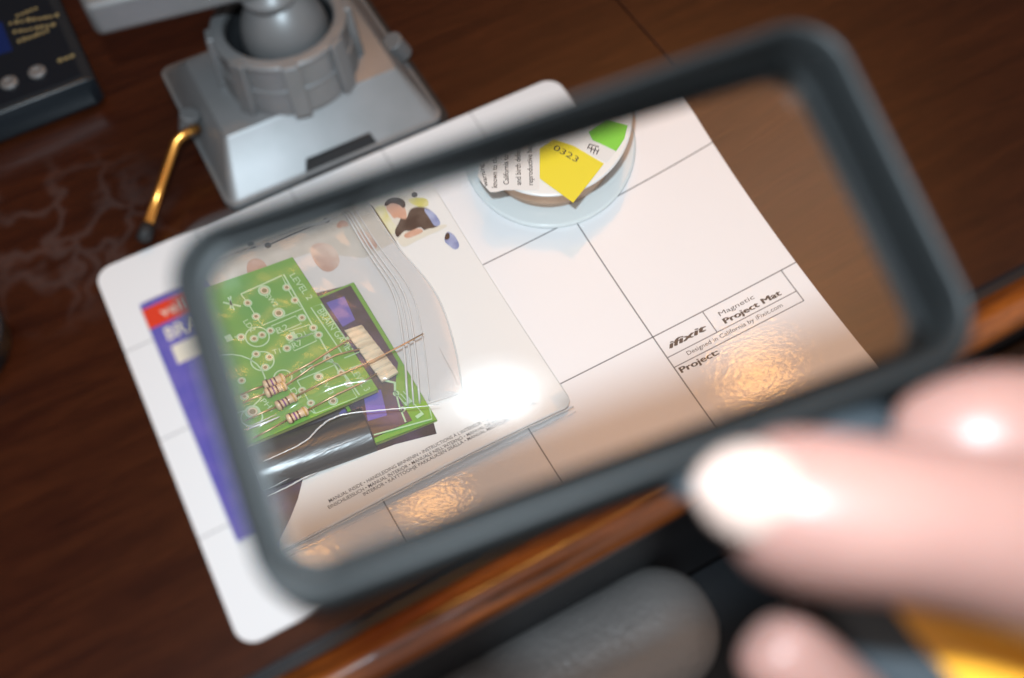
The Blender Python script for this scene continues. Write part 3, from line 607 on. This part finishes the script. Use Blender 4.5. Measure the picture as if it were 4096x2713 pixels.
# dark rubber pad and the cut-out in the base skirt
MB().loops([ringq(x0+.1, ya-.10, x1+.35, yb-.1, DZ+.0, .6), ringq(x0+.1, ya-.10, x1+.35, yb-.1, DZ+.12, .6)], False, True).build('suction_pad', 'rubber', vs_)
cut = MB().loops([[(11.1, ya-.25, DZ+.02), (15.3, ya-.25, DZ+.02), (14.9, ya+.62, DZ+1.0), (11.6, ya+.62, DZ+1.0)], [(11.1, ya+1.6, DZ+.02), (15.3, ya+1.6, DZ+.02), (14.9, ya+1.6, DZ+1.0), (11.6, ya+1.6, DZ+1.0)]], False, True)
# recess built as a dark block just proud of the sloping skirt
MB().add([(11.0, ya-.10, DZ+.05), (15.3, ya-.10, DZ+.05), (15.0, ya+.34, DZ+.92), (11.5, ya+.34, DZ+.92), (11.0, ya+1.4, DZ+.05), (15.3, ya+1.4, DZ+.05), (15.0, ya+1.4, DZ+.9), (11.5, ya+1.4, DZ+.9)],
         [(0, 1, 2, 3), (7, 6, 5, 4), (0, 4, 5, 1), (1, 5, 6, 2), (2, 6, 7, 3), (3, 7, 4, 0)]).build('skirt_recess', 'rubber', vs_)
cc = (12.95, 25.35, 0)
MB().lathe([(3.42, ht), (3.38, ht+.6), (3.30, ht+1.2), (3.38, ht+1.25), (3.38, ht+1.4), (3.25, ht+1.45), (3.2, 5.35), (3.32, 5.45), (3.34, 5.6), (3.22, 5.7), (2.75, 5.72), (2.66, 5.62), (2.64, 5.2)], cc, 96, caps=False).build('swivel_collar', 'steel', vs_, smooth=True, bevel=.03)
MB().lathe([(2.635, 5.3), (2.62, 4.3), (1.0, 4.2)], cc, 64, caps=False).build('collar_socket', 'rubber', vs_, smooth=True)
for k in range(8):
    a = math.radians(-102+45*k); r0, r1, hw = 3.15, 3.62, .42; ca, sa = math.cos(a), math.sin(a)
    def pt(r, w_, zz_): return (cc[0]+r*ca-w_*sa, cc[1]+r*sa+w_*ca, zz_)
    MB().add([pt(r0, -hw, ht+.0), pt(r1+.12, -hw, ht), pt(r1+.12, hw, ht), pt(r0, hw, ht), pt(r0, -hw, 5.74), pt(r1-.1, -hw, 5.74), pt(r1-.1, hw, 5.74), pt(r0, hw, 5.74)],
             [(3, 2, 1, 0), (4, 5, 6, 7), (0, 1, 5, 4), (1, 2, 6, 5), (2, 3, 7, 6), (3, 0, 4, 7)]).build('collar_rib', 'steel', vs_, bevel=.08)
MB().lathe([(.05+2.12*math.cos(math.radians(t)), 4.6+2.9*math.sin(math.radians(t))) for t in range(0, 88, 6)], (cc[0]+.22, cc[1]-.05, 0), 64).build('swivel_ball', 'steel', vs_, smooth=True)
# jaw body above
j = [O(180, -20, 7.6), O(229, 90, 7.6), O(600, 0, 7.6), O(760, -60, 7.6), O(700, -190, 7.6), O(300, -120, 7.6)]
jp = [(p[0], p[1]) for p in j]
MB().prism(jp, 7.6, 9.4).build('jaw_body', 'steel', vs_, bevel=.35, seg=5)
MB().lathe([(1.2, 6.9), (1.5, 7.62)], cc, 48).build('jaw_neck', 'steel', vs_, smooth=True)
# lever and its pivot
pv = O(436, 290, 1.5)
MB().tube([(6.95, pv[1]+.2, .9), (7.35, pv[1]+.2, 2.0)], .5, 24).build('lever_pivot', 'steel', vs_, smooth=True, bevel=.05)
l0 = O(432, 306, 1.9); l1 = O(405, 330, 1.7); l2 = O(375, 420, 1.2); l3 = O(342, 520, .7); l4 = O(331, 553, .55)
lv = MB().tube([(7.4, l0[1]+.3, 1.6), l0, tuple((Vector(l0)+Vector(l1))/2+Vector((0, 0, .05))), l1, l2, l3], .24, 14).build('lever_rod', 'lever_warm', vs_, smooth=True)
MB().tube([l3, tuple((Vector(l3)+Vector(l4))/2), l4, tuple(Vector(l4)*1.0+Vector((-.05, -.12, -.05)))], [.30, .36, .34, .12], 16).build('lever_tip', 'rubber', vs_, smooth=True)
pr = C2(1690, 290, 1.6); MB().tube([(18.85, pr[1], .8), (18.35, pr[1], 1.95)], .55, 24).build('lever_pivot', 'steel', vs_, smooth=True, bevel=.05)
# ================================================================== DARK DEVICE top left
dv = thing('electronic_tester', 'dark blue black electronic device with two silver knobs at the top left', 'tester', (-4, 34, DZ))
xr, yf, H_ = 3.85, 30.75, 1.75
yt = O(0, 265, H_)[1]
body = MB()
L = []
for x in (-14, xr-.5, xr): 
    k = 0 if x < xr else .35
    L.append([(x, yf+k+.2, DZ), (x, yf+k+.0, DZ+.4), (x, yf+.1+k, 1.15-k*.3), (x, yt+.15, H_-k*.5), (x, 46, H_-k*.5), (x, 46, DZ)])
body.loops(L, False, True).build('device_body', 'devbody', dv, bevel=.12)
MB().box((-13.5, yt+.55, H_+.0), (xr-.55, 45, H_+.03)).build('face_label', 'devtop', dv)
for px in ((20, 190), (85, 165)):
    k = O(*px, H_+.15); MB().lathe([(.02, .0), (.46, .0), (.46, .12), (.36, .2), (.20, .2), (.17, .12), (.02, .12)], (k[0], k[1], H_+.035), 40).build('knob', 'chrome' if 0 else 'steel', dv, smooth=True, bevel=.02)
pa, pb = O(-60, 60, H_+.04), O(32, 120, H_+.04); MB().prism([(pa[0]-3, O(0, 118, H_)[1]), (O(30, 118, H_)[0], O(30, 118, H_)[1]), (O(8, 60, H_)[0], O(8, 50, H_)[1]), (pa[0]-3, O(8, 50, H_)[1])], H_+.032, H_+.05).build('blue_panel', 'screen', dv)
for a, b, n_ in (((38, 40), (92, 20), 5), ((20, 58), (140, 38), 9), ((30, 78), (130, 60), 8), ((42, 100), (118, 72), 7), ((135, 145), (176, 130), 3)):
    yl = MB(); A_, B_ = Vector(O(*a, H_+.05)), Vector(O(*b, H_+.05)); d = (B_-A_)/n_; nn = Vector((-d.y, d.x, 0)).normalized()
    for k in range(n_):
        q0 = A_+d*k; q1 = q0+d*(.55+.3*random.random()); hh = .18+.14*random.random()
        yl.add([q0, q1, q1+nn*hh, q0+nn*hh], [(0, 1, 2, 3)])
    yl.build('print_line', 'ytext', dv)
# ================================================================== ROUND DARK DISH at the left edge
dc = (-7.2, 19.2, DZ)
dish = MB().lathe([(.5, .0), (2.7, .0), (2.85, .1), (2.95, 1.2), (3.0, 1.3), (2.95, 1.42), (2.75, 1.42), (2.6, 1.2), (2.5, .4), (.5, .3)], dc, 80).build('round_dish', 'devbody', None, dc, smooth=True)
tag(dish, 'dark round dish with a glossy rim at the left edge of the desk', 'dish')
# ================================================================== MAGNIFIER
FR[:, 0] /= np.linalg.norm(FR[:, 0]); FR[:, 1] -= FR[:, 0]*(FR[:, 0]@FR[:, 1]); FR[:, 1] /= np.linalg.norm(FR[:, 1]); FR[:, 2] = np.cross(FR[:, 0], FR[:, 1])
def LF_(u, v, w_): return tuple(FC+FR[:, 0]*u+FR[:, 1]*v+FR[:, 2]*w_)
def LL(u, v, w_): return tuple(LC+RL[:, 0]*u+RL[:, 1]*v+RL[:, 2]*w_)
mg = thing('magnifying_glass', 'rectangular hand magnifier with grey plastic frame held over the mat', 'magnifier', tuple(LC))
prof = [(.0, .10), (.03, .16), (.17, .28), (.195, .32), (.20, .82), (.205, .92), (.24, 1.08), (.29, 1.29), (.35, 1.36), (.41, 1.36), (.45, 1.28), (.44, 1.0), (.40, .4), (.36, -.1), (.33, -.32), (.25, -.40), (.08, -.40), (.0, -.32)]
n_ = 10; L = []
sbot = [0, .03, .17, .195, .20, .205, .25, .34, .44, .54, .62, .72, .80, .84, .82, .60, .08, 0]
def rimh(u, w_):      # the rim is lower towards the free end
    t = min(1, max(0, (u+5.6)/5.6)); t = t*t*(3-2*t); return w_*(.42+.58*t) if w_ > .15 else w_
for (s, w_), sb in zip(prof, sbot):
    L.append([LF_(p[0], p[1], rimh(p[0], w_)) for p in rrect(-LW/2-.06-s, -LH/2-.02-sb, LW/2+.06+s, LH/2+.02+s*.78, .6+s*.78, n_)])
MB().loops(L, True).build('frame', 'frame', mg, smooth=True)
nx, ny = 120, 64; hu, hv = LW/2+.14, LH/2+.10; vs = []; 
for sgn in (1, -1):
    for jj in range(ny+1):
        for ii in range(nx+1):
            u, v = -hu+2*hu*ii/nx, -hv+2*hv*jj/ny; vs.append(LL(u, v, sgn*(LT-(R1 if sgn > 0 else R2)+math.sqrt((R1 if sgn > 0 else R2)**2-u*u-v*v))))
NN = (nx+1)*(ny+1); fs = []
for jj in range(ny):
    for ii in range(nx):
        a = jj*(nx+1)+ii; q_ = (a, a+1, a+nx+2, a+nx+1); fs.append(q_); fs.append(tuple(NN+t for t in q_[::-1]))
lens = MB().add(vs, fs).build('lens', 'lens', mg, smooth=True)
lens.cycles.is_caustics_caster = True
# exact sphere normals
me = lens.data; nor = []
for i, v in enumerate(vs):
    sgn = 1 if i < NN else -1; cc_ = LC+RL[:, 2]*sgn*(LT-(R1 if sgn > 0 else R2)); d = np.array(v)-cc_; nor.append(tuple(d/np.linalg.norm(d)))
me.normals_split_custom_set_from_vertices(nor)
# handle
def loft(secs, n=24):
    L = []
    for c_, a_, b_, rw, rh in secs:
        L.append([tuple(Vector(c_)+a_*rw*math.copysign(abs(math.cos(t))**.7, math.cos(t))+b_*rh*math.copysign(abs(math.sin(t))**.7, math.sin(t))) for t in np.linspace(0, 2*math.pi, n, endpoint=False)])
    return MB().loops(L, False, True)
hp = [Vector(LF_(2.3, -3.0, .25)), Vector(LF_(2.75, -3.8, .45)), Vector(DEP(2100, 1340, 15.2)), Vector(DEP(2330, 1580, 14.9)), Vector(DEP(2650, 1950, 14.4))]
hw = [2.2, 1.45, 1.75, 1.85, 1.75]; hh = [.45, .5, .7, .75, .7]
secs = []; nrm = Vector(FR[:, 2])
sm_p, sm_w, sm_h = [], [], []
for k in range(25):
    x = k/24*4; i = min(int(x), 3); f = x-i; f = f*f*(3-2*f) if 0 else f
    sm_p.append(hp[i].lerp(hp[i+1], f)); g = f*f*(3-2*f); sm_w.append(hw[i]*(1-g)+hw[i+1]*g); sm_h.append(hh[i]*(1-g)+hh[i+1]*g)
for k in range(25):
    t = (sm_p[min(k+1, 24)]-sm_p[max(k-1, 0)]).normalized(); a_ = t.cross(nrm).normalized(); a_ = (a_ if a_.dot(Vector(FR[:, 0])) > 0 else -a_).lerp(Vector(FR[:, 0]), max(0, 1-k/7)).normalized(); b_ = nrm if k < 4 else a_.cross(t).normalized(); b_ = b_ if b_.dot(nrm) > 0 else -b_; secs.append((sm_p[k], a_, b_, sm_w[k], sm_h[k]))
loft(secs).build('handle', 'handle', mg, smooth=True)
loft([(c_+b_*.42, a_, b_, rw*.50*math.sqrt(max(.02, 1-((k-8)/8.5)**2)), .42) for k, (c_, a_, b_, rw, rh) in enumerate(secs[8:25])]).build('grip_insert', 'orange', mg, smooth=True)
# ================================================================== HAND
def hand():
    J = {}; E = []
    def add(k, p, r, parent=None):
        J[k] = (Vector(p), r); 
        if parent: E.append((parent, k))
    add('palm', DEP(2950, 1420, 15.5), 2.3)
    add('wrist', DEP(3500, 1750, 15.0), 2.3, 'palm')
    add('palm2', DEP(2760, 1230, 15.2), 1.9, 'palm')
    # thumb
    add('t0', DEP(2720, 1370, 13.6), 1.45, 'palm'); add('t1', DEP(2440, 1270, 12.9), 1.15, 't0'); add('t2', DEP(2180, 1215, 12.6), .93, 't1'); add('t3', DEP(1950, 1195, 12.7), .97, 't2'); add('t4', DEP(1780, 1165, 12.9), .93, 't3'); add('t5', DEP(1690, 1145, 13.1), .62, 't4')
    # index, bent, tip against the frame
    add('i0', DEP(2640, 1080, 15.0), 1.25, 'palm2'); add('i1', DEP(2430, 1050, 13.8), 1.12, 'i0'); add('i2', DEP(2260, 1020, 13.8), 1.0, 'i1'); add('i3', DEP(2145, 1030, 14.1), .76, 'i2'); add('i4', DEP(2085, 1035, 14.4), .56, 'i3')
    # middle finger under the handle
    add('m0', DEP(2560, 1900, 17.0), 1.1, 'palm'); add('m1', DEP(2130, 1850, 14.8), .82, 'm0'); add('m2', DEP(1930, 1640, 14.2), .68, 'm1'); add('m3', DEP(1800, 1505, 13.9), .60, 'm2'); add('m4', DEP(1755, 1455, 13.9), .45, 'm3')
    # ring and little fingers lower on the handle
    add('r0', DEP(2760, 2050, 17.5), 1.0, 'palm'); add('r1', DEP(2450, 2080, 17.6), .8, 'r0'); add('r2', DEP(2250, 1960, 16.8), .65, 'r1')
    add('l0', DEP(3000, 2150, 17.5), .9, 'palm'); add('l1', DEP(2750, 2250, 17.6), .7, 'l0'); add('l2', DEP(2580, 2180, 16.8), .55, 'l1')
    keys = list(J); me = D.meshes.new('hand'); me.from_pydata([tuple(J[k][0]) for k in keys], [(keys.index(a), keys.index(b)) for a, b in E], []); 
    base = (J['wrist'][0].x, J['wrist'][0].y, J['wrist'][0].z)
    o = link('person', me, 'skin', None, base, False)
    sk_ = o.modifiers.new('skin', 'SKIN'); sk_.use_smooth_shade = True; sk_.branch_smoothing = .6
    for i, k in enumerate(keys):
        me.skin_vertices[0].data[i].radius = (J[k][1]*CM*1.17, J[k][1]*CM*1.17)
        me.skin_vertices[0].data[i].use_root = (k == 'palm')
    ss = o.modifiers.new('sub', 'SUBSURF'); ss.levels = 3; ss.render_levels = 3
    bpy.context.view_layer.update(); dg = bpy.context.evaluated_depsgraph_get(); m2 = D.meshes.new_from_object(o.evaluated_get(dg)); o.modifiers.clear(); o.data = m2
    if not m2.materials: m2.materials.append(MT['skin'])
    m2.polygons.foreach_set('use_smooth', [True]*len(m2.polygons))
    tag(o, 'hand of a person gripping the magnifier handle, thumb on top', 'person')
    # thumbnail
    c_ = Vector(DEP(1740, 1140, 12.02)); zax = (Vector(CAM)-c_).normalized(); xax = (Vector(DEP(1950, 1195, 12.7))-Vector(DEP(1690, 1145, 13.1))).normalized(); yax = zax.cross(xax).normalized(); zax = xax.cross(yax).normalized()
    if zax.dot(Vector(CAM)-c_) < 0: zax = -zax
    vs = []; n1, n2 = 14, 14
    for a in range(n1+1):
        for b in range(n2+1):
            s = -1+2*a/n1; t = -1+2*b/n2; k = math.sqrt(max(0, 1-.5*t*t)); k2 = math.sqrt(max(0, 1-.5*s*s))
            p = c_+xax*(s*k*.70)+yax*(t*k2*.62)+zax*(-.30*t*t-.10*s*s+.04); vs.append(tuple(p))
    nb = MB().add(vs, [(a*(n2+1)+b, (a+1)*(n2+1)+b, (a+1)*(n2+1)+b+1, a*(n2+1)+b+1) for a in range(n1) for b in range(n2)])
    ob = nb.build('thumbnail', 'nail', None, base, smooth=True); ob.parent = o; ob.location = (0, 0, 0); del ob['_b']
    q2 = ob.modifiers.new('thick', 'SOLIDIFY'); q2.thickness = .05*CM; q2.offset = -1
hand()
for o in D.objects:
    if o.type == 'MESH' and o.name.split('.')[0] in ('mat_sheet', 'front_molding', 'desktop', 'cardboard', 'purple_panel', 'apron', 'armrest', 'seat_cushion'):
        o.cycles.is_caustics_receiver = True
    if '_b' in o: del o['_b']
